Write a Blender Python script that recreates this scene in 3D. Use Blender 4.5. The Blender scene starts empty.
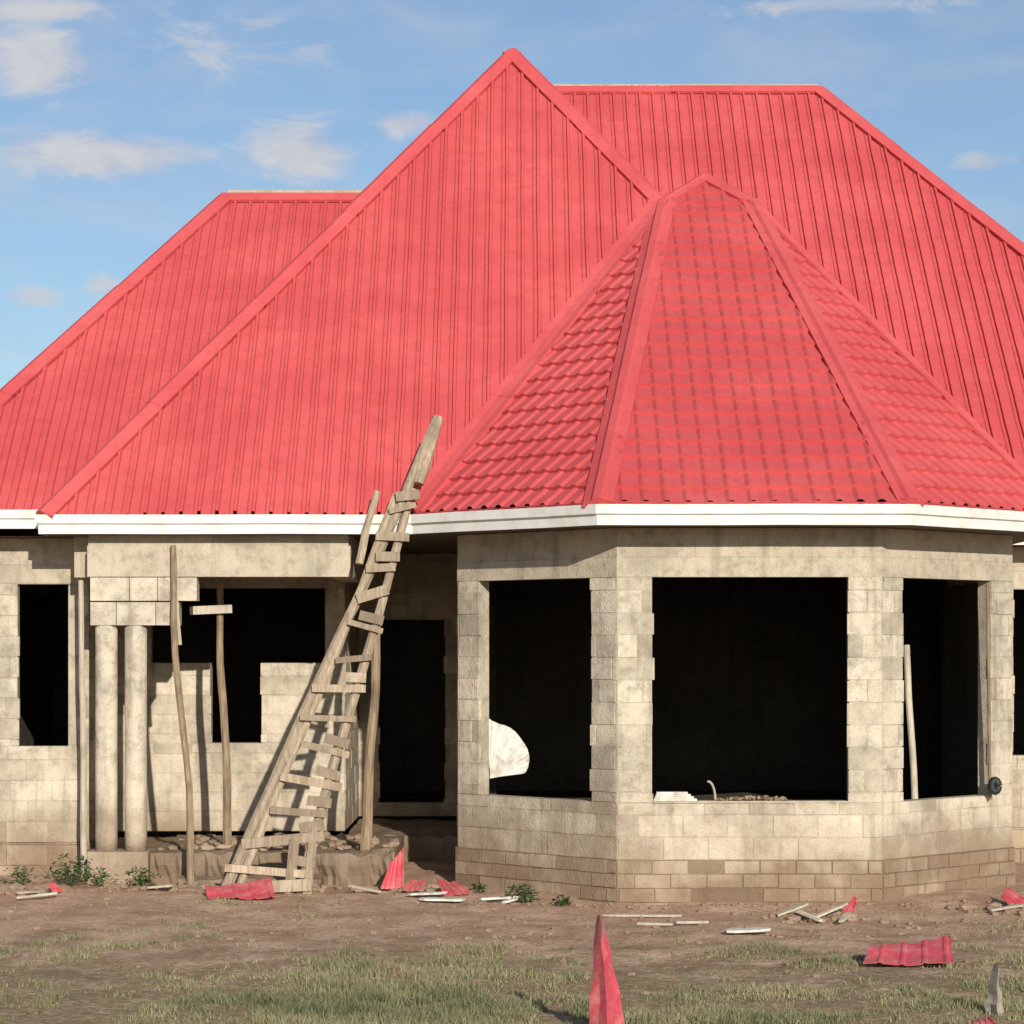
import bpy, bmesh, math, random
import numpy as np
from mathutils import Vector, noise, Matrix
random.seed(7); rng=np.random.default_rng(7)
sc=bpy.context.scene
R=math.radians
# ------------------------------------------------------------ helpers
def link(o,parent=None):
    sc.collection.objects.link(o)
    if parent: o.parent=parent
    return o
def empty(name,parent=None,loc=(0,0,0)):
    e=bpy.data.objects.new(name,None); e.location=loc; return link(e,parent)
def mesh_obj(name,verts,faces,mat,parent=None,smooth=False):
    m=bpy.data.meshes.new(name); m.from_pydata([tuple(v) for v in verts],[],faces)
    m.materials.append(mat); m.update()
    if smooth:
        for p in m.polygons: p.use_smooth=True
    return link(bpy.data.objects.new(name,m),parent)
class Geo:
    def __init__(s): s.v=[];s.f=[];s.t=[]
    def add(s,vs,fs,t=0.5):
        b=len(s.v); s.v+= [tuple(v) for v in vs]; s.f+=[tuple(b+i for i in f) for f in fs]; s.t+=[t]*len(fs)
    def box(s,c,ax,ay,az,t=0.5):
        c=Vector(c);ax=Vector(ax);ay=Vector(ay);az=Vector(az)
        vs=[c+ax*i+ay*j+az*k for k in(-1,1) for j in(-1,1) for i in(-1,1)]
        fs=[(0,2,3,1),(4,5,7,6),(0,1,5,4),(2,6,7,3),(0,4,6,2),(1,3,7,5)]
        s.add(vs,fs,t)
    def abox(s,x0,x1,y0,y1,z0,z1,t=0.5):
        s.box(((x0+x1)/2,(y0+y1)/2,(z0+z1)/2),((x1-x0)/2,0,0),(0,(y1-y0)/2,0),(0,0,(z1-z0)/2),t)
    def beam(s,p0,p1,w,h,t=0.5,up=(0,0,1)):
        p0=Vector(p0);p1=Vector(p1);d=(p1-p0);L=d.length;d.normalize()
        a=d.cross(Vector(up));a.normalize();b=a.cross(d)
        s.box((p0+p1)/2,d*L/2,a*w/2,b*h/2,t)
    def tube(s,pts,rad,seg=8,t=0.5,jit=0.0):
        pts=[Vector(p) for p in pts]; n=len(pts); vs=[];fs=[]
        for i,p in enumerate(pts):
            d=(pts[min(i+1,n-1)]-pts[max(i-1,0)]).normalized()
            a=d.cross(Vector((0.3,0.9,0.1))).normalized(); b=d.cross(a)
            r=rad[i] if isinstance(rad,(list,tuple)) else rad
            for k in range(seg):
                an=2*math.pi*k/seg; rr=r*(1+random.uniform(-jit,jit))
                vs.append(p+a*math.cos(an)*rr+b*math.sin(an)*rr)
        for i in range(n-1):
            for k in range(seg):
                k2=(k+1)%seg
                fs.append((i*seg+k,i*seg+k2,(i+1)*seg+k2,(i+1)*seg+k))
        fs.append(tuple(range(seg-1,-1,-1))); fs.append(tuple((n-1)*seg+k for k in range(seg)))
        s.add(vs,fs,t)
    def obj(s,name,mat,parent=None,smooth=False):
        o=mesh_obj(name,s.v,s.f,mat,parent,smooth)
        a=o.data.attributes.new('tint','FLOAT','FACE'); a.data.foreach_set('value',s.t)
        return o
def pole_pts(p0,p1,n=10,wob=0.02):
    p0=Vector(p0);p1=Vector(p1);o=[]
    sd=random.random()*50
    for i in range(n):
        t=i/(n-1); p=p0.lerp(p1,t)
        w=math.sin(math.pi*t)
        o.append(p+Vector((noise.noise((sd,t*2,0)),noise.noise((sd,t*2,9)),0))*wob*3*w)
    return o
# ------------------------------------------------------------ materials
def newmat(name):
    m=bpy.data.materials.new(name); m.use_nodes=True
    nt=m.node_tree; b=nt.nodes['Principled BSDF']; return m,nt,b
def N(nt,t,**k):
    n=nt.nodes.new(t)
    for a,v in k.items(): setattr(n,a,v)
    return n
def mix(nt,f,a,b,mode='MIX'):
    n=N(nt,'ShaderNodeMix',data_type='RGBA',blend_type=mode)
    for i,x in ((0,f),(6,a),(7,b)):
        if isinstance(x,(int,float)): n.inputs[i].default_value=x
        elif isinstance(x,tuple): n.inputs[i].default_value=(*x,1) if len(x)==3 else x
        else: nt.links.new(x,n.inputs[i])
    return n.outputs[2]
def mth(nt,op,a,b=0.0,c=None,clamp=False):
    n=N(nt,'ShaderNodeMath',operation=op,use_clamp=clamp)
    for i,x in enumerate((a,b,c)):
        if x is None: continue
        if isinstance(x,(int,float)): n.inputs[i].default_value=x
        else: nt.links.new(x,n.inputs[i])
    return n.outputs[0]
def noi(nt,scale,detail=3,rough=0.55,vec=None,dist=0):
    n=N(nt,'ShaderNodeTexNoise'); n.inputs['Scale'].default_value=scale
    n.inputs['Detail'].default_value=detail; n.inputs['Roughness'].default_value=rough
    n.inputs['Distortion'].default_value=dist
    if vec is None:
        g=N(nt,'ShaderNodeNewGeometry'); vec=g.outputs['Position']
    nt.links.new(vec,n.inputs['Vector']); return n.outputs['Fac']
def rng_(nt,x,a,b,c=0.0,d=1.0):
    n=N(nt,'ShaderNodeMapRange',interpolation_type='SMOOTHSTEP'); nt.links.new(x,n.inputs[0])
    for i,v in zip((1,2,3,4),(a,b,c,d)): n.inputs[i].default_value=v
    return n.outputs[0]
def bump(nt,b,h,strength=0.4,dist=0.02):
    n=N(nt,'ShaderNodeBump'); n.inputs['Strength'].default_value=strength; n.inputs['Distance'].default_value=dist
    nt.links.new(h,n.inputs['Height']); nt.links.new(n.outputs[0],b.inputs['Normal'])
def posz(nt):
    g=N(nt,'ShaderNodeNewGeometry'); s=N(nt,'ShaderNodeSeparateXYZ'); nt.links.new(g.outputs['Position'],s.inputs[0]); return s.outputs
def attr(nt,nm='tint'):
    a=N(nt,'ShaderNodeAttribute',attribute_name=nm); return a.outputs['Fac']

def mat_masonry(name,dark,light,dirt_top=1.35,dirtcol=(0.30,0.20,0.125),soot=.25,amt=.75,streak=.5):
    m,nt,b=newmat(name)
    t=attr(nt); n1=noi(nt,1.5,3,.6); n2=noi(nt,8,4,.7); n3=noi(nt,55,2,.6)
    c=mix(nt,t,dark,light)
    c=mix(nt,rng_(nt,n2,.42,.70,0,.65),c,tuple(x*.62 for x in dark))
    c=mix(nt,rng_(nt,n1,.48,.66,0,.55),c,(min(.85,light[0]*1.10),light[1]*1.09,light[2]*1.08))
    c=mix(nt,rng_(nt,n1,.32,.48,.55,0),c,(dark[0]*.76,dark[1]*.77,dark[2]*.80))
    g=N(nt,'ShaderNodeNewGeometry'); mp=N(nt,'ShaderNodeMapping'); mp.inputs['Scale'].default_value=(7,7,.7); nt.links.new(g.outputs['Position'],mp.inputs[0])
    st=noi(nt,1.0,3,.6,mp.outputs[0]); c=mix(nt,rng_(nt,st,.50,.74,0,streak),c,tuple(x*.55 for x in dark))
    z=posz(nt)[2]
    k=mth(nt,'ADD',z,mth(nt,'MULTIPLY',mth(nt,'SUBTRACT',n1,.5),2.2))
    k=mth(nt,'ADD',k,mth(nt,'MULTIPLY',mth(nt,'SUBTRACT',n2,.5),1.2))
    c=mix(nt,rng_(nt,k,.0,dirt_top,amt,0),c,dirtcol)
    c=mix(nt,rng_(nt,n3,.45,.8,0,soot),c,(.14,.11,.08))
    nt.links.new(c,b.inputs['Base Color']); b.inputs['Roughness'].default_value=.93
    b.inputs['Specular IOR Level'].default_value=.15
    bump(nt,b,mth(nt,'ADD',n3,mth(nt,'MULTIPLY',n2,1.5)),.65,.013)
    return m
M_block=mat_masonry('concrete_block',(.40,.340,.255),(.66,.575,.440))
M_mortar=mat_masonry('mortar',(.38,.325,.24),(.58,.51,.39))
M_conc=mat_masonry('concrete_beam',(.44,.372,.275),(.57,.49,.37))
M_plinth=mat_masonry('foundation_block',(.27,.20,.135),(.52,.42,.30),1.0,(.26,.17,.105),amt=.7)
M_porch=mat_masonry('porch_earth_concrete',(.19,.14,.095),(.34,.265,.19),1.0,(.22,.145,.09),amt=.6)
M_fmort=mat_masonry('foundation_mortar',(.20,.14,.095),(.3,.22,.15),1.0,(.2,.13,.08),amt=.6)
M_in=mat_masonry('interior_masonry_shaded',(.08,.066,.05),(.11,.092,.07),0.2,(.08,.06,.04))  # indoor shade put into the colour, much darker than the outer blocks
def mat_wood(name,a,b_,sc_=6):
    m,nt,b=newmat(name); n1=noi(nt,3,3); g=N(nt,'ShaderNodeNewGeometry')
    mp=N(nt,'ShaderNodeMapping'); mp.inputs['Scale'].default_value=(25,25,2.5); nt.links.new(g.outputs['Position'],mp.inputs[0])
    n2=noi(nt,1.5,4,.6,mp.outputs[0])
    c=mix(nt,rng_(nt,n2,.3,.7),a,b_); c=mix(nt,mth(nt,'MULTIPLY',attr(nt),.75),c,tuple(x*.42 for x in a))
    c=mix(nt,rng_(nt,n1,.45,.75,0,.6),c,tuple(x*.5 for x in a))
    nt.links.new(c,b.inputs['Base Color']); b.inputs['Roughness'].default_value=.85
    bump(nt,b,n2,.5,.01); return m
M_wood=mat_wood('weathered_wood',(.34,.25,.165),(.56,.45,.32))
M_pole=mat_wood('bark_pole',(.24,.165,.10),(.44,.32,.20))
M_woodL=mat_wood('pale_wood',(.50,.42,.31),(.66,.58,.45))
def mat_roof(name,k=1.0):
    m,nt,b=newmat(name)
    n1=noi(nt,.8,3,.6); n2=noi(nt,6,3,.7); n3=noi(nt,45,2,.6)
    c=mix(nt,rng_(nt,n1,.35,.68),(.535*k,.078*k,.080*k),(.60*k,.104*k,.102*k))
    c=mix(nt,rng_(nt,n2,.42,.8,0,.45),c,(.42*k,.052*k,.054*k))
    c=mix(nt,rng_(nt,n3,.5,.8,0,.14),c,(.64,.26,.22))
    nt.links.new(c,b.inputs['Base Color']); b.inputs['Roughness'].default_value=.75
    b.inputs['Specular IOR Level'].default_value=.2
    bump(nt,b,mth(nt,'ADD',n2,mth(nt,'MULTIPLY',n3,.3)),.3,.02); return m
M_roof=mat_roof('red_roof_metal')
M_cap=mat_roof('red_ridge_metal',1.06)
m,nt,b=newmat('white_fascia'); n=noi(nt,5,3); c=mix(nt,rng_(nt,n,.4,.75,0,.6),(.76,.74,.68),(.58,.52,.42)); nt.links.new(c,b.inputs['Base Color']); b.inputs['Roughness'].default_value=.6; M_fas=m
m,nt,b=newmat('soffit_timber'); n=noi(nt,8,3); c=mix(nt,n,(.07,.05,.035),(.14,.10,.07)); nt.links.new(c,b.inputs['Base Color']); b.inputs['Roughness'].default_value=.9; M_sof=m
m,nt,b=newmat('white_sheet'); n=noi(nt,9,3); c=mix(nt,rng_(nt,n,.4,.8),(.72,.68,.60),(.42,.36,.28)); nt.links.new(c,b.inputs['Base Color']); b.inputs['Roughness'].default_value=.6; M_white=m
m,nt,b=newmat('pink_red_sheet'); n=noi(nt,7,4,.7); n2=noi(nt,2.5,3); c=mix(nt,rng_(nt,n,.4,.72,0,.65),(.56,.065,.085),(.62,.24,.23)); c=mix(nt,rng_(nt,n2,.5,.75,0,.6),c,(.42,.20,.14)); nt.links.new(c,b.inputs['Base Color']); b.inputs['Roughness'].default_value=.7; M_scrap=m
m,nt,b=newmat('dark_rubber'); b.inputs['Base Color'].default_value=(.02,.02,.02,1); b.inputs['Roughness'].default_value=.6; M_dark=m
# ground
m,nt,b=newmat('soil')
P=posz(nt); n2=noi(nt,1.6,5,.65); n3=noi(nt,14,4,.7); n4=noi(nt,70,2,.6)
c=mix(nt,rng_(nt,n2,.3,.7),(.40,.235,.15),(.62,.425,.29))
c=mix(nt,rng_(nt,n3,.48,.72,0,.65),c,(.23,.14,.09))
c=mix(nt,rng_(nt,n4,.5,.78,0,.5),c,(.68,.54,.40))
gy=rng_(nt,mth(nt,'ADD',P[1],mth(nt,'MULTIPLY',mth(nt,'SUBTRACT',n2,.5),9)),18.8,23.0,.70,0)
c=mix(nt,mth(nt,'MULTIPLY',gy,rng_(nt,n3,.32,.58)),c,(.19,.175,.08))
nt.links.new(c,b.inputs['Base Color']); b.inputs['Roughness'].default_value=.97; b.inputs['Specular IOR Level'].default_value=.1
bump(nt,b,mth(nt,'ADD',n3,mth(nt,'MULTIPLY',n4,.4)),.8,.05); M_soil=m
def mat_leaf(name,a,b_):
    m,nt,b=newmat(name); c=mix(nt,attr(nt),a,b_); nt.links.new(c,b.inputs['Base Color']); b.inputs['Roughness'].default_value=.7; return m
M_grass=mat_leaf('grass_blades',(.075,.10,.035),(.36,.31,.165))
M_weed=mat_leaf('weed_leaves',(.04,.07,.02),(.13,.18,.06))
# ------------------------------------------------------------ ground
def G(x,y):
    near=max(0,1-max(0,abs(x)-18)/20)
    z=.05*noise.noise((x*.45,y*.45,1.3))+.034*noise.noise((x*1.9,y*1.9,4))+.016*noise.noise((x*6,y*6,7))
    t=min(1,max(0,(y-24.2)/1.6)); t=t*t*(3-2*t)
    return z*near*min(1,max(0,(60-y)/10))*min(1,max(0,(y+5)/8)) + .07*t*near
def axis(lo,hi,step,far):
    a=list(np.arange(lo,hi,step)); s=step; x=hi; r=[]
    while x<far: r.append(x); s*=1.35; x+=s
    r.append(far); s=step; x=lo-step; l=[]
    while x>-far: l.append(x); s*=1.35; x-=s
    l.append(-far); return l[::-1]+a+r
xs=axis(-9,9,.08,900); ys=axis(13,28,.08,900)
V=[(x,y,G(x,y)) for y in ys for x in xs]; nx=len(xs)
F=[(j*nx+i,j*nx+i+1,(j+1)*nx+i+1,(j+1)*nx+i) for j in range(len(ys)-1) for i in range(nx-1)]
mesh_obj('ground',V,F,M_soil,smooth=True)
# ------------------------------------------------------------ house
H=empty('unfinished_block_house')
blocks=Geo(); core=Geo(); inner=Geo()
def wall(p0,p1,z0,z1,ops=(),th=.23,geoB=None,rowh=.225,bl=.45,proud=.005,blk=True,skip=0.0):
    gb=geoB or blocks
    p0=Vector((*p0,0));p1=Vector((*p1,0)); d=p1-p0; L=d.length; d.normalize(); n=Vector((d.y,-d.x,0)); up=Vector((0,0,1))
    us=sorted(set([0,L]+[o[0] for o in ops]+[o[1] for o in ops])); zs=sorted(set([z0,z1]+[o[2] for o in ops]+[o[3] for o in ops]))
    def solid(i,j):
        if i<0 or j<0 or i>=len(us)-1 or j>=len(zs)-1: return False
        u=(us[i]+us[i+1])/2; z=(zs[j]+zs[j+1])/2
        return not any(o[0]<u<o[1] and o[2]<z<o[3] for o in ops)
    def pt(u,z,k): return p0+d*u+up*z-n*k
    for i in range(len(us)-1):
        for j in range(len(zs)-1):
            if not solid(i,j): continue
            a,b_,c,e=us[i],us[i+1],zs[j],zs[j+1]
            core.add([pt(a,c,0),pt(b_,c,0),pt(b_,e,0),pt(a,e,0)],[(0,1,2,3)])
            inner.add([pt(a,c,th),pt(b_,c,th),pt(b_,e,th),pt(a,e,th)],[(3,2,1,0)])
            for (ii,jj,q) in ((i-1,j,((a,c),(a,e))),(i+1,j,((b_,c),(b_,e))),(i,j-1,((a,c),(b_,c))),(i,j+1,((a,e),(b_,e)))):
                if not solid(ii,jj):
                    (u1,q1),(u2,q2)=q
                    core.add([pt(u1,q1,0),pt(u2,q2,0),pt(u2,q2,th),pt(u1,q1,th)],[(0,1,2,3)])
    if not blk: return
    r=0; z=z0
    while z<z1-.02:
        zt=min(z+rowh,z1); cuts=[z]+[q for q in zs if z+.03<q<zt-.03]+[zt]
        for a,b_ in zip(cuts[:-1],cuts[1:]):
            zm=(a+b_)/2; iv=[(0.004,L-.004)]
            for o in ops:
                if o[2]<zm<o[3]:
                    nv=[]
                    for (s,e) in iv:
                        if o[1]<=s or o[0]>=e: nv.append((s,e)); continue
                        if o[0]>s: nv.append((s,o[0]))
                        if o[1]<e: nv.append((o[1],e))
                    iv=nv
            off=(bl/2 if r%2 else 0)+random.uniform(-.03,.03)
            for (s,e) in iv:
                k=math.floor((s-off)/bl)
                while True:
                    x0=max(s,k*bl+off); x1=min(e,(k+1)*bl+off); k+=1
                    if x0>=e-.001: break
                    if x1-x0<.05: continue
                    if random.random()<skip: continue   # joint smeared over with mortar
                    g=random.uniform(.003,.010); js=random.uniform(0,.03) if x0==s and s>.01 else 0; je=random.uniform(0,.03) if x1==e and e<L-.01 else 0
                    pr=proud+random.uniform(-.003,.005)
                    c=p0+d*((x0-js+x1+je)/2)+up*((a+b_)/2+random.uniform(-.003,.003))-n*((.03-pr)/2)
                    tw=random.uniform(-.009,.009)
                    dd=(d+up*tw).normalized()
                    gb.box(c,dd*((x1-x0+js+je)/2-g),n*((.03+pr)/2),up*((b_-a)/2-g),min(1,max(0,random.gauss(.55,.32))))
        z=zt; r+=1
zw0,zw1=.45,3.82
WT=3.28; WS=1.02; BT=.16
bayF=[(-.576,26.626),(1.05,25.0),(3.70,25.0),(5.326,26.626)]
wall(bayF[0],bayF[1],zw0,3.28,[(.31,1.957,WS,WT)],BT )
wall(bayF[1],bayF[2],zw0,3.28,[(.35,2.32,WS,WT)],BT)
wall(bayF[2],bayF[3],zw0,3.28,[(.335,1.90,WS,WT)],BT)
wall(bayF[3],(5.326,29.6),zw0,3.28)
wall((5.326,29.6),(9.6,29.6),zw0,3.28,[(.60,2.0,1.30,3.27)])
wall((9.6,29.61),(9.6,43.8),zw0,3.28); wall((9.6,43.8),(-4.6,43.8),zw0,3.28,blk=False); wall((-4.6,43.8),(-4.6,35.8),zw0,3.28,blk=False)
wall((-4.6,35.8),(-6.4,35.8),zw0,3.28,blk=False); wall((-6.4,35.8),(-6.4,27.31),zw0,3.28)
wall((-6.4,27.3),(-4.62,27.3),zw0,3.28,[(1.00,1.66,1.50,3.27)],.12)
wall((-4.62,27.33),(-4.62,29.0),zw0,3.28)
wall((-4.62,29.0),(-1.94,29.0),zw0,3.28,[(.42,2.60,2.40,3.27),(1.12,1.72,1.47,2.40)])  # upper opening is added to darken the shaded back wall; lower is the window
wall((-1.94,29.03),(-1.94,31.6),zw0,3.28)  # entry recess shaped this deep so the door area falls dark
wall((-1.94,31.6),(-.576,31.6),zw0,3.28,[(.25,1.1,.62,2.95)])
wall((-.576,31.6),(-.576,26.65),zw0,3.28)
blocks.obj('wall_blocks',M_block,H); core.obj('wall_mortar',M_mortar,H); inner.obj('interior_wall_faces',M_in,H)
g=Geo()
g.abox(-6.3,9.5,33.6,33.8,.4,3.8,.3); g.abox(5.6,5.8,29.9,33.5,.4,3.8,.5)
g.abox(-.35,-.2,31.8,33.5,.4,3.8,.5)
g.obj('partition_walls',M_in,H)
g=Geo()
pl=[(-.4,31.75),(-.4,26.75),(1.12,25.15),(3.63,25.15),(5.2,26.75),(5.2,29.9),(9.5,29.9),(9.5,33.55),(-6.3,33.55),(-6.3,27.4),(-4.75,27.4),(-4.75,29.15),(-2.1,29.15),(-2.1,31.75)]
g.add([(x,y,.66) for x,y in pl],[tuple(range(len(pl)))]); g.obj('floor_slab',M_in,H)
g=Geo(); cz=3.775
for p in ([(-6.87,26.9),(-4.98,26.9),(-4.98,36.3),(-6.87,36.3)],[(-4.98,26.4),(5.8,26.4),(5.8,44.3),(-4.98,44.3)],[(-1.04,26.4),(.84,24.5),(3.91,24.5),(5.79,26.4)],[(5.8,29.1),(10.08,29.1),(10.08,44.3),(5.8,44.3)]):
    g.add([(x,y,cz) for x,y in p],[(0,1,2,3)])
g.obj('soffit',M_sof,H)
# ring beam
g=Geo()
def ring(pts,z0,z1,th=.18,pr=.008):
    for a,b_ in zip(pts[:-1],pts[1:]):
        a=Vector((*a,0));b2=Vector((*b_,0)); d=(b2-a).normalized(); n=Vector((d.y,-d.x,0)); L=(b2-a).length
        z=z0
        for h,pp in ((.20,pr),(z1-z0-.20,pr-.005)):
            c=(a+b2)/2+Vector((0,0,z+h/2))-n*(th/2-pp)
            g.box(c,d*(L/2+.003),n*th/2,Vector((0,0,h/2-.001)),random.uniform(.3,.8)); z+=h
ring(bayF,WT,3.77); ring([bayF[3],(5.326,29.6)],WT,3.77,pr=.006); ring([(5.35,29.6),(9.6,29.6)],WT,3.77)
ring([(-6.4,27.3),(-4.62,27.3)],WT,3.77,.12); ring([(-4.62,27.33),(-4.62,29.0)],WT,3.77,pr=.006); ring([(-4.6,29.0),(-1.96,29.0)],WT,3.77)
ring([(-1.94,29.03),(-1.94,31.6)],WT,3.77,pr=.006); ring([(-1.9,31.6),(-.6,31.6)],WT,3.77)
ring([(-.576,31.6),(-.576,26.65)],WT,3.77,pr=.006); ring([(9.6,29.6),(9.6,43.8)],WT,3.77,pr=.006);ring([(9.6,43.8),(-4.6,43.8)],WT,3.77);ring([(-4.6,43.8),(-4.6,35.8)],WT,3.77,pr=.006);ring([(-4.6,35.8),(-6.4,35.8)],WT,3.77);ring([(-6.4,35.8),(-6.4,27.3)],WT,3.77,pr=.006)
g.abox(-4.52,-1.72,26.60,26.84,3.33,3.66,.6); g.abox(-4.51,-1.74,26.615,26.83,3.66,3.78,.2)
g.abox(-1.94,-1.72,26.845,28.99,3.33,3.77,.4); g.abox(-4.70,-4.40,26.845,27.29,3.33,3.77,.4)
g.obj('ring_beam',M_conc,H)
gb=Geo()
for r_,(z0,z1) in enumerate(((3.07,3.325),(2.81,3.063))):
    x=-4.49
    for w in ((.42,.30,.42) if r_==0 else (.28,.42,.25)):
        gb.abox(x+.004,x+w-.004,26.60-random.uniform(.0,.012),26.83,z0+.004,z1-.004,random.uniform(.5,1)); x+=w
gb.obj('porch_hanging_blocks',M_block,H)
g=Geo()
for cx in (-4.335,-4.02):
    g.tube([(cx,26.72,.40+(2.81-.40)*i/14) for i in range(15)],.118,24,.9,.012)
g.obj('porch_columns',M_block,H,True)
g=Geo(); g.abox(-4.50,-3.86,26.5,26.95,-.2,.41,.8)
g.obj('column_base',M_block,H)
g=Geo()
def slab(x0,x1,y0,y1,zt,nxx=40,nyy=14,amp=.03,sd=0,t=.5):
    vs=[];fs=[]
    for j in range(nyy):
        for i in range(nxx):
            x=x0+(x1-x0)*i/(nxx-1); y=y0+(y1-y0)*j/(nyy-1)
            if j==0: y+=.16*noise.noise((x*2.5,sd,1))
            vs.append((x,y,zt+amp*noise.noise((x*2,y*2,sd))+.02*noise.noise((x*9,y*9,sd))-(.10*abs(noise.noise((x*4,sd,3))) if j==0 else 0)))
    for j in range(nyy-1):
        for i in range(nxx-1): fs.append((j*nxx+i,j*nxx+i+1,(j+1)*nxx+i+1,(j+1)*nxx+i))
    prev=list(range(nxx))
    for zz in (zt*.65,zt*.35,zt*.1,-.2):
        b=len(vs)
        for i in range(nxx):
            v=vs[i]; vs.append((v[0],v[1]-.07*random.random()-.05*noise.noise((v[0]*3,zz*5,sd)),zz))
        for i in range(nxx-1): fs.append((prev[i],b+i,b+i+1,prev[i+1]))
        prev=[b+i for i in range(nxx)]
    c=len(vs)
    for j in range(nyy): v=vs[j*nxx+nxx-1]; vs.append((v[0],v[1],-.2))
    for j in range(nyy-1): fs.append((j*nxx+nxx-1,c+j,c+j+1,(j+1)*nxx+nxx-1))
    c=len(vs)
    for j in range(nyy): v=vs[j*nxx]; vs.append((v[0],v[1],-.2))
    for j in range(nyy-1): fs.append((j*nxx,(j+1)*nxx,c+j+1,c+j))
    g.add(vs,fs,t)
slab(-3.85,-1.25,26.66,28.99,.40,60,sd=3); slab(-4.6,-3.86,26.97,28.99,.38,12,8,sd=5); slab(-1.92,-.6,29.0,31.58,.41,12,8,sd=7)
slab(-3.5,-2.0,26.2,26.6,.16,30,5,sd=9,t=.8)
g.obj('porch_platform',M_porch,H)
fb=Geo(); core=Geo(); inner=Geo()
FP=[(-.60,26.60),(1.044,24.985),(3.706,24.985),(5.35,26.60)]
for a,b_ in zip(FP[:-1],FP[1:]): wall(a,b_,-.25,.449,(),.25,fb,.14,.36,.008,skip=.10)
wall((5.35,26.62),(5.35,29.57),-.25,.449,(),.25,fb); wall((5.35,29.57),(9.62,29.57),-.25,.449,(),.25,fb)
wall((9.62,29.58),(9.62,43.8),-.25,.449,(),.25,fb,blk=False); wall((-6.42,27.28),(-4.6,27.28),-.25,.449,(),.25,fb); wall((-6.42,35.8),(-6.42,27.29),-.25,.449,(),.25,fb)
wall((-.60,29.0),(-.60,26.63),-.25,.449,(),.25,fb)
fb.obj('foundation_blocks',M_plinth,H); core.obj('foundation_mortar',M_fmort,H); inner.obj('foundation_inner',M_in,H)
g=Geo()
g.abox(1.41,3.36,24.985,25.15,WS+.001,WS+.02,.6)
g.obj('window_sill_cement',M_conc,H)
# ------------------------------------------------------------ roof
E=3.97
def facet(poly,kind,name,over=.028):
    P=[Vector(p) for p in poly]; zmin=min(p.z for p in P)
    n=Vector((0,0,0))
    for a,b_ in zip(P,P[1:]+P[:1]): n+=Vector(((a.y-b_.y)*(a.z+b_.z),(a.z-b_.z)*(a.x+b_.x),(a.x-b_.x)*(a.y+b_.y)))
    n.normalize()
    if n.z<0: n=-n
    u=Vector((0,0,1)).cross(n).normalized(); v=n.cross(u)
    o=P[0]; us=[(p-o).dot(u) for p in P]; vs=[(p-o).dot(v) for p in P]
    u0,u1,v0,v1=min(us)-.3,max(us)+.3,min(vs)-.3,max(vs)+.3
    if kind=='rib':
        per=.19; prof=[(0,0),(.085,0),(.095,.012),(.105,0),(.135,0),(.143,.036),(.172,.036),(.180,0)]
        U=[];k=math.floor(u0/per)
        while k*per<u1:
            for a,h in prof: U.append((k*per+a,h))
            k+=1
        Lr=.42; VV=[]
        k=math.floor(v0/Lr)
        while k*Lr<v1: VV.append((k*Lr,.006)); VV.append((k*Lr+Lr-.004,0.0)); k+=1
    else:
        per=.21; U=[]; k=math.floor(u0/per)
        while k*per<u1:
            for i in range(6): 
                a=i/6; s_=math.sin(2*math.pi*a); U.append((k*per+a*per,.026*s_ if s_>0 else 0))
            k+=1
        Lr=.30; VV=[]; k=math.floor(v0/Lr)
        while k*Lr<v1: VV.append((k*Lr,.036)); VV.append((k*Lr+Lr-.004,0.0)); k+=1
    bm=bmesh.new(); rows=[]
    sd=random.random()*99
    for (b_,hb) in VV:
        rows.append([bm.verts.new(o+u*(a+.006*noise.noise((a*2,b_*2,sd+5)))+v*(b_+.008*noise.noise((a*1.3,b_*3,sd+9)))+n*(h+hb+.014*noise.noise((a*.8,b_*.8,sd)))) for a,h in U])
    for r0,r1 in zip(rows[:-1],rows[1:]):
        for i in range(len(U)-1): bm.faces.new((r0[i],r0[i+1],r1[i+1],r1[i]))
    m_=len(P)
    for i in range(m_):
        a=P[i];b_=P[(i+1)%m_]; d=Vector((b_.x-a.x,b_.y-a.y,0)).normalized(); nn=Vector((d.y,-d.x,0))
        c=a.copy()
        if abs(a.z-zmin)<.01 and abs(b_.z-zmin)<.01: c+=nn*over
        bmesh.ops.bisect_plane(bm,geom=bm.verts[:]+bm.edges[:]+bm.faces[:],plane_co=c,plane_no=nn,clear_outer=True)
    me=bpy.data.meshes.new(name); bm.to_mesh(me); bm.free(); me.materials.append(M_roof)
    return link(bpy.data.objects.new(name,me),H)
W=(0,32.5,10.33); P1=(1.83,30.2,7.95); P2=(2.90,30.2,7.95); PK=(2.375,30.8,8.369)
A=(.84,24.5,E); B=(3.91,24.5,E); C=(5.8,26.4,E); L=(-1.045,26.4,E); WL=(-4.98,26.4,E)
E2=4.05; LR1=(-3.64,31.6,8.28); LR2=(-1,31.6,8.28); LE=(-6.87,26.9,E2)
RR1=(.2,36.7,10.78); RR2=(4.52,36.7,10.78); RE=(10.08,29.1,E)
facet([WL,L,P1,W],'rib','roof_wing_front')
facet([(-4.98,36.5,E),WL,W,(0,36.5,10.33)],'rib','roof_wing_left')
facet([W,P1,(1.83,36.5,7.95),(0,36.5,10.33)],'rib','roof_wing_right',over=0)
facet([LE,(-1,26.9,E2),LR2,LR1],'rib','roof_left_front')
facet([(-6.87,36.3,E2),LE,LR1],'rib','roof_left_side')
facet([(-1,36.3,E2),(-6.87,36.3,E2),LR1,LR2],'rib','roof_left_back')
facet([(0,29.1,E),RE,RR2,RR1],'rib','roof_right_front')
facet([RE,(10.08,44.3,E),RR2],'rib','roof_right_side')
facet([(10.08,44.3,E),(-4.98,44.3,E),RR1,RR2],'rib','roof_back')
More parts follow.
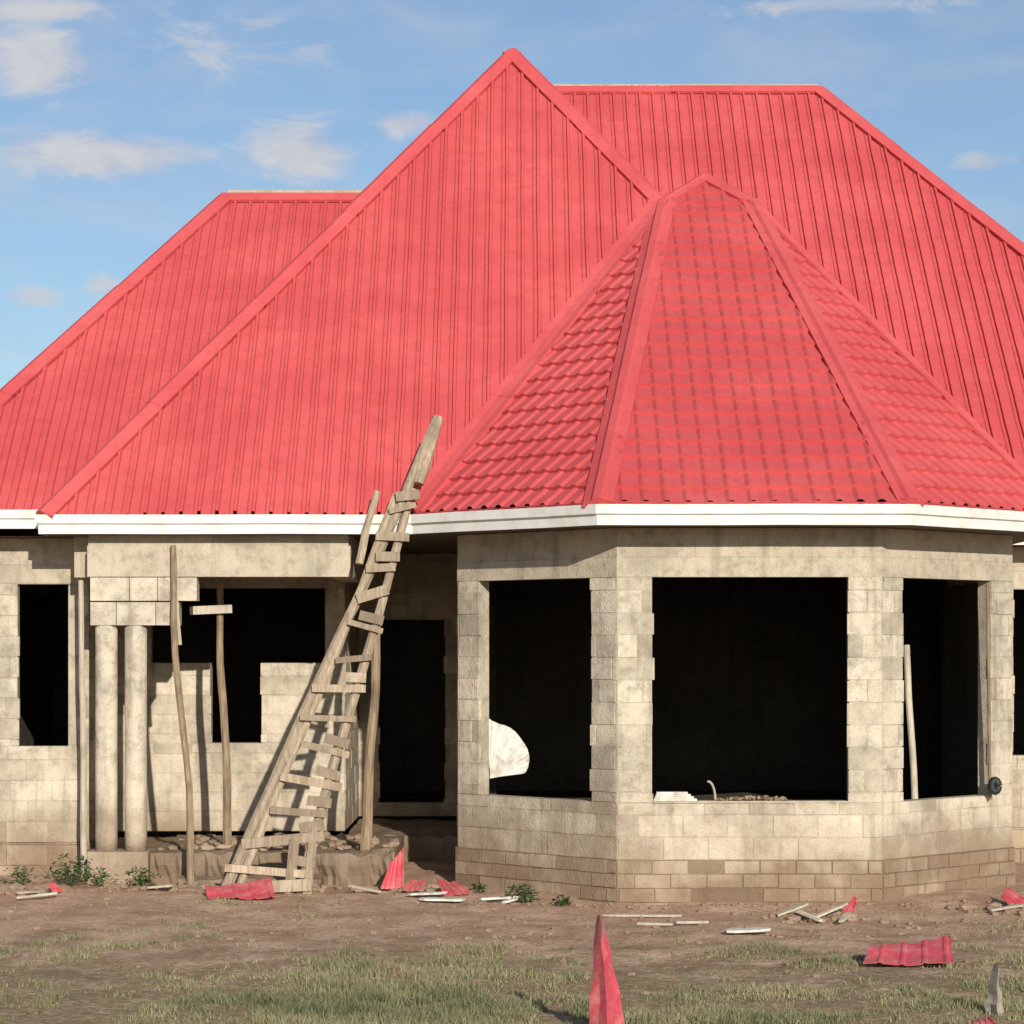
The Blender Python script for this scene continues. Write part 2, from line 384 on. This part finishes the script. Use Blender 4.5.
facet([(-4.98,44.3,E),(-4.98,29.1,E),RR1],'rib','roof_back_left')
facet([A,B,P2,PK,P1],'tile','roof_bay_front')
facet([L,A,P1],'tile','roof_bay_left')
facet([B,C,P2],'tile','roof_bay_right')
facet([C,(5.8,35,E),(2.9,35,7.95),P2],'tile','roof_bay_side')
facet([P2,(2.9,35,7.95),(2.375,35,8.369),PK],'tile','roof_bay_top',over=0)
facet([P1,PK,(2.375,35,8.369),(1.83,35,7.95)],'tile','roof_bay_top_left',over=0)
gc=Geo()
def cap(p0,p1,q1,q2,w=.15,rise=.075,e0=.04,e1=-.02):
    p0=Vector(p0);p1=Vector(p1); t=(p1-p0).normalized(); p0=p0-t*e0; p1=p1+t*e1
    sides=[]
    for q in (q1,q2):
        s=Vector(q)-p0; s-=t*s.dot(t); s.normalize(); n=t.cross(s)
        if n.z<0:n=-n
        sides.append((s,n))
    up=(sides[0][1]+sides[1][1]).normalized()
    nseg=max(1,int((p1-p0).length/1.8)); 
    for k in range(nseg):
        a=p0.lerp(p1,k/nseg); b_=p0.lerp(p1,(k+1)/nseg)+(t*.06 if k<nseg-1 else t*0)
        lift=.007*(k%2)
        def prof(p):
            (s1,n1),(s2,n2)=sides
            return [p+s1*w+n1*(.010+lift),p+s1*w+n1*(.05+lift),p+s1*w*.42+n1*(.055+lift),p+s1*w*.28+up*(rise+lift),p+s2*w*.28+up*(rise+lift),p+s2*w*.42+n2*(.055+lift),p+s2*w+n2*(.05+lift),p+s2*w+n2*(.010+lift)]
        v=prof(a)+prof(b_); fs=[(i,i+1,9+i,8+i) for i in range(7)]+[(0,1,2,3,4,5,6,7),(8,9,10,11,12,13,14,15)]
        gc.add(v,fs)
cap(WL,W,L,(-4.98,36,E),e0=-.01); cap(P1,W,WL,(1.83,36,7.95)); cap(W,(0,36.2,10.33),WL,(1.83,36,7.95),e0=-.02)
cap(L,P1,WL,A,.15,.06,e0=0); cap(A,P1,L,B,.15,.085,e0=-.01); cap(B,P2,A,C,.13,.085,e0=-.01); cap(C,P2,B,(5.8,35,E),.12); cap(P2,PK,A,(2.9,35,7.95),.11); cap(P1,PK,B,(1.83,35,7.95),.11)
cap(PK,(2.375,34,8.369),P1,P2,.12,e0=-.02)
cap(RR1,RR2,RE,(10.08,44.3,E)); cap(RE,RR2,(0,29.1,E),(10.08,44.3,E)); cap((10.08,44.3,E),RR2,RE,(-4.98,44.3,E)); cap((-4.98,44.3,E),RR1,RE,(-4.98,29.1,E))
cap(LR1,LR2,LE,(-1,36.3,E2)); cap(LE,LR1,(-1,26.9,E2),(-6.87,36.3,E2)); cap((-6.87,36.3,E2),LR1,LE,(-1,36.3,E2))
gc.obj('ridge_caps',M_cap,H)
g=Geo()
g.beam((.3,36.82,10.86),(4.5,36.82,10.86),.05,.04); g.beam((-3.6,31.7,8.35),(-1.2,31.7,8.35),.05,.06)
g.obj('ridge_battens',M_woodL,H)
# fascia
g=Geo()
def fascia(pts,zt):
    n_=len(pts); P_=[Vector((*p,0)) for p in pts]
    outs=[]
    for i,p in enumerate(P_):
        ns=[]
        if i>0: d=(p-P_[i-1]).normalized(); ns.append(Vector((d.y,-d.x,0)))
        if i<n_-1: d=(P_[i+1]-p).normalized(); ns.append(Vector((d.y,-d.x,0)))
        b_=sum(ns,Vector()).normalized(); b_/=b_.dot(ns[0]); outs.append(b_)
    prof=[(-.02,zt-.03),(.034,zt-.03),(.034,zt+.008),(.05,zt+.008),(.05,zt-.085),(.018,zt-.095),(.018,zt-.195),(-.02,zt-.195)]
    m_=len(prof)
    for i in range(n_-1):
        a=P_[i]; b2=P_[i+1]; ns=max(1,int((b2-a).length/.6)); rings=[]; dd=(b2-a).normalized()
        for s in range(ns+1):
            t=s/ns; p=a.lerp(b2,t); o_=outs[i] if s==0 else (outs[i+1] if s==ns else Vector((dd.y,-dd.x,0)))
            dz=.008*noise.noise((p.x*.9,p.y*.9,3)) if 0<s<ns else 0
            rings.append([p+o_*q+Vector((0,0,z+dz)) for q,z in prof])
        v=[x for r in rings for x in r]
        fs=[(s*m_+k,s*m_+(k+1)%m_,(s+1)*m_+(k+1)%m_,(s+1)*m_+k) for s in range(ns) for k in range(m_)]
        g.add(v,fs)
fascia([(-6.87,36.3),(-6.87,26.9),(-4.99,26.9)],E2)
fascia([(-4.98,27.1),(-4.98,26.4),(-1.045,26.4),(.84,24.5),(3.91,24.5),(5.8,26.4),(5.8,29.1),(10.08,29.1),(10.08,44.3),(-4.98,44.3)],E)
g.obj('fascia_boards',M_fas,H)
# ------------------------------------------------------------ interior bits
g=Geo()
px_,py_,pz_=-.235,26.72,1.18; vs=[];fs=[]; na=40; nr=8
for j in range(nr):
    for i in range(na):
        t=i/(na-1); a=R(8+86*t); ro=(.34+.30*t**.6)*(1+.05*noise.noise((t*4,1,2))); r=.0+ro*j/(nr-1)
        # sheet sliding down: bottom-left corner stays, surface cupped towards the room
        vs.append((px_+r*math.cos(a)*1.02, py_+.007*math.sin(i*1.9)*(r/.4)+.35*(r**2), pz_+r*math.sin(a)-.05*math.sin(a*2)*r))
for j in range(nr-1):
    for i in range(na-1): fs.append((j*na+i,j*na+i+1,(j+1)*na+i+1,(j+1)*na+i))
g.add(vs,fs); o=g.obj('curved_white_sheet',M_white,None)
sm=o.modifiers.new('s','SOLIDIFY'); sm.thickness=.01
g=Geo(); g.tube(pole_pts((4.30,26.6,.66),(4.26,27.0,2.6),8,.01),.036,10,.1); g.obj('timber_post',M_woodL)
g=Geo()
for i in range(4): g.abox(1.42+.01*i,1.85-.03*i,25.01+.01*i,25.14,WS+.021+i*.022,WS+.041+i*.022,0)
g.obj('white_tile_stack',M_white)
g=Geo(); g.tube([(1.97+.07*math.cos(a),25.1,WS+.03+.18*math.sin(a)) for a in np.linspace(0,1.7,10)],.012,8); g.obj('bent_pipe',M_woodL)
g=Geo()
for i in range(45):
    x=random.gauss(2.45,.22); 
    g.box((x,25.08+random.uniform(-.05,.05),WS+.028+max(0,.04-abs(x-2.45)*.1)*random.random()),Vector((random.uniform(-1,1),random.uniform(-1,1),random.uniform(-.3,.3)))*.03,Vector((random.uniform(-1,1),random.uniform(-1,1),.2))*.02,Vector((.2,.1,1))*.01,random.random())
g.obj('sill_rubble',M_pole)
g=Geo(); g.tube(pole_pts((5.02,26.24,.98),(4.98,26.20,3.25),8,.005),.016,8); g.obj('thin_hanging_stick',M_pole)
g=Geo()
g.tube([(5.05+.035*math.cos(a),26.14,1.13+.06*math.sin(a)) for a in np.linspace(0,6.28,14)],.04,8); g.obj('coiled_black_hose',M_dark,smooth=True)
# ------------------------------------------------------------ ladder
g=Geo()
def LY(z): return 25.55+(z-.05)*.193
def rail(x0,z0,x1,z1,r0,r1,wob=.02,n=14):
    g.tube(pole_pts((x0,LY(z0),z0),(x1,LY(z1),z1),n,wob),[r0+(r1-r0)*i/(n-1) for i in range(n)],8,random.random()*.5,.14)
rail(-2.99,-.03,-.80,4.98,.062,.05,.02); rail(-2.20,-.03,-1.05,4.25,.055,.045,.02)
rail(-2.84,-.03,-1.22,4.18,.045,.04,.02)
rail(-1.60,3.45,-1.42,4.22,.045,.035,.01,6)
g.tube(pole_pts((-.98,LY(4.3)-.02,4.3),(-.78,LY(5.05),5.02),5,.01),.06,7,.2,.2)
for i in range(13):
    z=.28+i*.315+random.uniform(-.03,.03)
    xl=-2.96+(z)*.437-.05; xr=-2.20+z*.269+.06
    if i<10: xl+= (xr-xl)*random.uniform(.0,.34)
    if xr-xl<.25: m_=(xl+xr)/2; xl=m_-.13; xr=m_+.13
    y=LY(z)-.075; ti=random.uniform(-.06,.05)
    w=random.uniform(.055,.11)
    g.beam((xl-random.uniform(0,.06),y,z-ti),(xr+random.uniform(0,.07),y-.005,z+ti),.035,w,random.random())
    if i%2==0 or i<5:
        g.beam((xr-.20,y+.02,z+.12),(xr+.05,y+.02,z+.11+ti),.04,.10,random.random())
g.beam((-2.55,25.44,.14),(-2.05,25.45,.16),.04,.12,.2); g.beam((-2.28,25.47,-.03),(-2.22,25.55,.62),.05,.1,.5); g.beam((-2.1,25.47,-.03),(-2.02,25.6,.75),.05,.08,.2)
g.obj('wooden_ladder',M_wood)
def pole(p0,p1,r,wob=.03,mat=M_pole):
    g=Geo(); n=14; g.tube(pole_pts(p0,p1,n,wob),[r*(1.1-.25*i/(n-1)) for i in range(n)],8,.3,.1); g.obj('wooden_prop_pole',mat)
pole((-3.36,26.2,-.05),(-3.60,26.56,3.66),.038,.035)
pole((-3.12,27.4,.38),(-3.20,27.4,3.3),.045,.015)
pole((-1.58,26.9,.36),(-1.46,26.95,2.85),.055,.02)
pole((-4.60,26.9,-.03),(-4.64,26.9,3.3),.034,.01,M_woodL)
g=Geo(); g.beam((-3.52,27.33,2.98),(-3.06,27.33,3.0),.04,.09,.1); g.beam((-3.54,26.5,2.60),(-3.60,26.56,3.2),.04,.08,.3); g.obj('nailed_plank',M_woodL)
g=Geo(); g.beam((-.66,26.66,1.45),(-.66,26.66,2.55),.03,.03,0); g.obj('white_conduit',M_white)
# ------------------------------------------------------------ debris
def scrap(name,x,y,w,l,rot,tilt,mat=M_scrap,taper=1.0,lift=.02,seed=0,fold=.0):
    rr=random.Random(seed); g=Geo(); nu,nv=37,7; vs=[];fs=[]
    sh=rr.uniform(-.25,.25); cut=rr.uniform(-.2,.2)
    for j in range(nv):
        for i in range(nu):
            a=i/(nu-1)-.5; b_=j/(nv-1)
            ww=w*(1-(1-taper)*b_)*(1+.06*noise.noise((b_*3,seed,5)))
            yy=b_*l*(1+cut*a*3+.12*noise.noise((a*4,seed,1)))
            xx=a*ww+sh*yy
            k=i%9; zz=.011 if k in (6,7) else 0.0
            zz+=fold*max(0,a-.1)*w + fold*.6*max(0,-a-.25)*w + .06*w*noise.noise((a*2,b_*2,seed))
            vs.append(Vector((xx,yy,zz)))
    M=Matrix.Translation((x,y,G(x,y)+lift))@Matrix.Rotation(rot,4,'Z')@Matrix.Rotation(tilt,4,'X')
    vs=[M@v for v in vs]
    for j in range(nv-1):
        for i in range(nu-1): fs.append((j*nu+i,j*nu+i+1,(j+1)*nu+i+1,(j+1)*nu+i))
    g.add(vs,fs); o=g.obj(name,mat); s=o.modifiers.new('s','SOLIDIFY'); s.thickness=.006; return o
scrap('roofing_sheet_scrap',-2.70,25.0,.68,.42,.02,R(16),seed=1,fold=.08)
scrap('roofing_sheet_scrap',-1.24,25.7,.24,.34,.3,R(70),taper=.5,seed=2,fold=.5)
scrap('roofing_sheet_scrap',-1.02,25.5,.22,.24,-.4,R(20),taper=.7,seed=3,fold=.3)
scrap('roofing_sheet_scrap',-.55,25.3,.30,.40,.2,R(14),taper=.5,seed=4,fold=.2)
scrap('roofing_sheet_scrap',3.17,20.0,.72,.55,-.12,R(12),seed=5,fold=.10,taper=.9)
scrap('roofing_sheet_scrap',3.2,23.9,.15,.28,-.6,R(30),taper=.4,seed=7)
scrap('roofing_sheet_scrap',4.98,24.4,.25,.32,.3,R(20),seed=8,fold=.3,taper=.7)
scrap('roofing_sheet_scrap',-4.6,25.3,.13,.13,.8,R(40),taper=.6,seed=11)
scrap('roofing_sheet_scrap',3.2,16.95,.22,.2,.1,R(6),seed=6,taper=.7)
def folded(name,x,y,w,h,mat,lean,seed):
    g=Geo(); n=14; vs=[];fs=[]; z0=G(x,y)-.04
    for j in range(n):
        t=j/(n-1); ww=w*(1-t)**.8*(1+.16*noise.noise((t*5,seed,2)))+.03*(1-t*.6)
        cxx=x+lean*t+.02*noise.noise((t*4,seed,7)); 
        for a,dy in ((-.5,.07),(-.22,.02),(0,-.06*(1-t)-.01),(.22,.02),(.5,.08)):
            vs.append((cxx+a*ww+.016*noise.noise((t*6,a*3,seed)),y+dy+.03*noise.noise((t*5,a*2,seed)),z0+h*t+(.03*a if j==n-1 else 0)))
    for j in range(n-1):
        for i in range(4): fs.append((j*5+i,j*5+i+1,(j+1)*5+i+1,(j+1)*5+i))
    g.add(vs,fs); o=g.obj(name,mat); s=o.modifiers.new('s','SOLIDIFY'); s.thickness=.006
folded('folded_ridge_offcut',.64,16.5,.25,.86,M_scrap,-.06,3)
folded('folded_paper_scrap',3.36,17.4,.12,.42,M_woodL,.02,8)
def planks(name,items,mat):
    g=Geo()
    for (x,y,l,a,w,tz) in items:
        d=Vector((math.cos(a),math.sin(a),tz)); s=Vector((-math.sin(a),math.cos(a),0)); c=Vector((x,y,G(x,y)+.02+abs(tz)*l/2)); n=7; vs=[];fs=[]
        for k in range(n):
            t=k/(n-1)-.5; ww=w/2*(1-.6*random.random()*(k in(0,n-1)))*(1+.15*random.uniform(-1,1))
            for q,h in ((-1,0),(1,0),(1,.02),(-1,.02)): vs.append(c+d*l*t+s*(ww*q)+Vector((0,0,h)))
        for k in range(n-1):
            for q in range(4): fs.append((k*4+q,k*4+(q+1)%4,(k+1)*4+(q+1)%4,(k+1)*4+q))
        fs+= [(3,2,1,0),tuple((n-1)*4+q for q in range(4))]
        g.add(vs,fs,random.random()*.6)
    g.obj(name,mat)
planks('broken_white_board',[(-.86,25.15,.40,-.5,.15,.08),(-.70,24.95,.45,-.25,.18,.0),(-.1,25.0,.42,.05,.08,.05),(-.02,24.8,.2,.9,.05,.1)],M_white)
planks('loose_plank',[(1.25,24.0,.76,-.05,.06,.0)],M_woodL); planks('loose_plank',[(2.1,22.3,.40,.15,.20,.03)],M_white)
planks('wood_offcuts',[(1.35,23.0,.4,-.2,.04,0),(1.65,22.9,.3,.1,.06,0),(3.0,23.6,.4,.5,.06,.3),(2.8,23.5,.3,2.2,.06,.2),(3.1,23.3,.35,1.2,.05,.1),(2.65,23.7,.3,.2,.14,.35),(-4.75,25.0,.4,.2,.06,.1),(-3.6,25.6,.25,-.3,.10,.1),(-4.9,25.4,.3,.7,.08,.0),(4.8,24.2,.4,.4,.07,.1),(-1.5,25.5,.4,2.5,.05,.1)],M_woodL)
def rock(g,x,y,s,z=None,t=.5):
    bm=bmesh.new(); bmesh.ops.create_icosphere(bm,subdivisions=1,radius=s)
    sx,sy,sz=random.uniform(.7,1.3),random.uniform(.7,1.3),random.uniform(.4,.8)
    vs=[(x+v.co.x*sx*random.uniform(.75,1.2),y+v.co.y*sy,(G(x,y) if z is None else z)+s*.2+v.co.z*sz) for v in bm.verts]
    fs=[tuple(v.index for v in f.verts) for f in bm.faces]; bm.free(); g.add(vs,fs,t)
g=Geo()
for _ in range(900):
    x=random.uniform(-6.5,6.5); y=random.choice([random.uniform(22,26.2),random.uniform(18,25)])
    if y>24.9 and -.7<x<5.4: continue
    rock(g,x,y,random.choice([.008,.012,.016,.024,.035]),t=random.random()*.6)
for cx,cy,n in ((2.95,23.7,60),(-4.9,25.6,40),(-3.9,25.9,35),(-1.1,26.0,110),(-3.3,25.9,50),(-2.4,26.2,50),(4.9,24.3,35)):
    for _ in range(n): rock(g,random.gauss(cx,.24),random.gauss(cy,.15),random.uniform(.02,.08),t=random.random())
for _ in range(120): rock(g,random.uniform(-3.8,-1.3),random.uniform(26.8,28.8),random.uniform(.02,.08),z=.40,t=random.random())
for _ in range(120): rock(g,random.uniform(-.5,5.2),24.86+abs(random.gauss(0,.02))-.12*random.random(),random.uniform(.01,.04),t=random.random()*.6)
M_stone=mat_masonry('stone_soil',(.30,.20,.13),(.46,.34,.24),1.0,(.3,.19,.12),amt=.4)
g.obj('rubble_stones',M_stone)
# ------------------------------------------------------------ vegetation
def blades(name,pts,mat,hmin,hmax,wid):
    n=len(pts); P_=np.array(pts); h=rng.uniform(hmin,hmax,n)*P_[:,3]; a=rng.uniform(0,2*np.pi,n); ln=rng.normal(0,.6,n)*h; la=rng.uniform(0,2*np.pi,n)
    dx=np.cos(a)*wid*rng.uniform(.6,1.4,n); dy=np.sin(a)*wid
    v=np.zeros((n*3,3)); v[0::3]=P_[:,:3]+np.c_[dx,dy,0*dx]; v[1::3]=P_[:,:3]-np.c_[dx,dy,0*dx]; v[2::3]=P_[:,:3]+np.c_[np.cos(la)*ln,np.sin(la)*ln,h]
    g=Geo(); g.v=[tuple(x) for x in v]; g.f=[(3*i,3*i+1,3*i+2) for i in range(n)]; g.t=list(np.clip(.6*rng.uniform(0,1,n)+P_[:,4],0,1)); return g.obj(name,mat)
pts=[]
def dens(x,y):
    k=.75*noise.noise((x*.5+3,y*.35,2))+.8*noise.noise((x*1.8,y*1.2,5))+.8*noise.noise((x*5,y*4,8))
    base=(21.0-y)*.19-.06
    base=max(-.45,min(.45,base))
    return k+base
for _ in range(420000):
    y=14.5+ (random.random()**1.1)*11.4; x=random.uniform(-.24*y-.8,.24*y+.8)
    if y>24.7 and -.9<x<5.6: continue
    d=dens(x,y)
    if d>random.uniform(.0,.8):
        pts.append((x,y,G(x,y)-.005,.40+min(1.0,max(0,d)),.22+.5*noise.noise((x*.7,y*.7,20))+.35*noise.noise((x*3,y*3,9))))
blades('grass',pts,M_grass,.02,.075,.0045)
def weed(x,y,s,n=120,z=None):
    g=Geo(); z0=G(x,y) if z is None else z
    for _ in range(n):
        a=random.uniform(0,6.28); e=random.uniform(.2,1.4); r=s*random.uniform(.3,1)
        p=Vector((x+math.cos(a)*math.cos(e)*r,y+math.sin(a)*math.cos(e)*r*.8,z0+math.sin(e)*r*.9))
        d=Vector((random.uniform(-1,1),random.uniform(-1,1),random.uniform(-.3,.6))).normalized(); q=d.cross(Vector((random.random(),random.random(),1))).normalized(); l=random.uniform(.02,.045)
        g.add([p-d*l,p+q*l*.4,p+d*l,p-q*l*.4],[(0,1,2,3)],random.random())
        if random.random()<.25: 
            b0=Vector((x,y,z0)); g.add([b0,b0+Vector((.006,0,0)),p],[(0,1,2)],.2)
    g.obj('weed_plant',M_weed)
for w in ((-4.62,26.2,.38,360),(-3.85,26.0,.24,190),(-5.15,26.1,.25,120),(.1,25.0,.22,200),(.5,24.75,.12,80),(-4.3,26.1,.22,110),(-.35,25.6,.12,60),(5.2,24.6,.2,70)): weed(*w)
# ------------------------------------------------------------ light, sky
AZ=15; EL=20
sd=Vector((math.sin(R(AZ))*math.cos(R(EL)),-math.cos(R(AZ))*math.cos(R(EL)),math.sin(R(EL))))
ld=bpy.data.lights.new('sun','SUN'); ld.energy=4.6; ld.angle=R(.5); ld.color=(1,.94,.84)
so=link(bpy.data.objects.new('sun',ld)); so.rotation_euler=sd.to_track_quat('Z','Y').to_euler(); so.location=(10,-20,20)
w=bpy.data.worlds.new('World'); sc.world=w; w.use_nodes=True; nt=w.node_tree; bg=nt.nodes['Background']
sky=N(nt,'ShaderNodeTexSky'); sky.sky_type='NISHITA'; sky.sun_disc=False; sky.sun_elevation=R(EL); sky.sun_rotation=R(180-AZ)
sky.air_density=1.0; sky.dust_density=.4; sky.ozone_density=2.5
tc=N(nt,'ShaderNodeTexCoord'); dirv=tc.outputs['Generated']
mp=N(nt,'ShaderNodeMapping'); mp.inputs['Scale'].default_value=(1,1,2.6); nt.links.new(dirv,mp.inputs[0])
nz=noi(nt,24,5,.60,mp.outputs[0],.7); nzw=noi(nt,9,3,.6,mp.outputs[0],.6)
mask=None
for (px,py,rx,ry,amp) in ((45,62,75,50,1.2),(95,155,155,32,1.35),(300,152,75,42,1.3),(402,122,50,20,1.15),(35,298,45,18,1.1),(103,288,30,22,1.1),(985,163,45,14,1.15),(40,8,110,18,1.1),(800,8,280,14,.75),(220,40,300,50,.65)):
    c=Vector(((px-512)/2500,1,(650-py)/2500)).normalized()
    s=N(nt,'ShaderNodeVectorMath',operation='SUBTRACT'); nt.links.new(dirv,s.inputs[0]); s.inputs[1].default_value=c
    m2=N(nt,'ShaderNodeVectorMath',operation='MULTIPLY'); nt.links.new(s.outputs[0],m2.inputs[0]); m2.inputs[1].default_value=(2500/rx,2500/rx*.3,2500/ry)
    ln=N(nt,'ShaderNodeVectorMath',operation='LENGTH'); nt.links.new(m2.outputs[0],ln.inputs[0])
    v=mth(nt,'MULTIPLY',rng_(nt,ln.outputs['Value'],0,1.5,1,0),amp)
    mask=v if mask is None else mth(nt,'MAXIMUM',mask,v)
k=mth(nt,'ADD',mask,mth(nt,'MULTIPLY',mth(nt,'SUBTRACT',nz,.5),2.0))
k=mth(nt,'MULTIPLY',rng_(nt,k,.30,1.30,0,.80),rng_(nt,mask,0.0,.35))
wisp=rng_(nt,nzw,.40,.75,.10,.34)
k=mth(nt,'MAXIMUM',k,wisp)
tint=mix(nt,1.0,sky.outputs[0],(.90,.99,1.07),'MULTIPLY')
cc=mix(nt,k,tint,mix(nt,rng_(nt,nz,.35,.65),(5.6,5.4,6.0),(7.0,6.7,6.5)))
nt.links.new(cc,bg.inputs['Color']); bg.inputs['Strength'].default_value=.10
# ------------------------------------------------------------ camera
cd=bpy.data.cameras.new('camera'); cd.sensor_width=36; cd.lens=36*2500/1024; cd.shift_y=138/1024; cd.clip_end=3000; cd.clip_start=.5
co=link(bpy.data.objects.new('camera',cd)); co.location=(0,0,2.55); co.rotation_euler=(R(90),0,0); sc.camera=co
sc.view_settings.view_transform='Standard'; sc.view_settings.look='None'; sc.view_settings.exposure=0
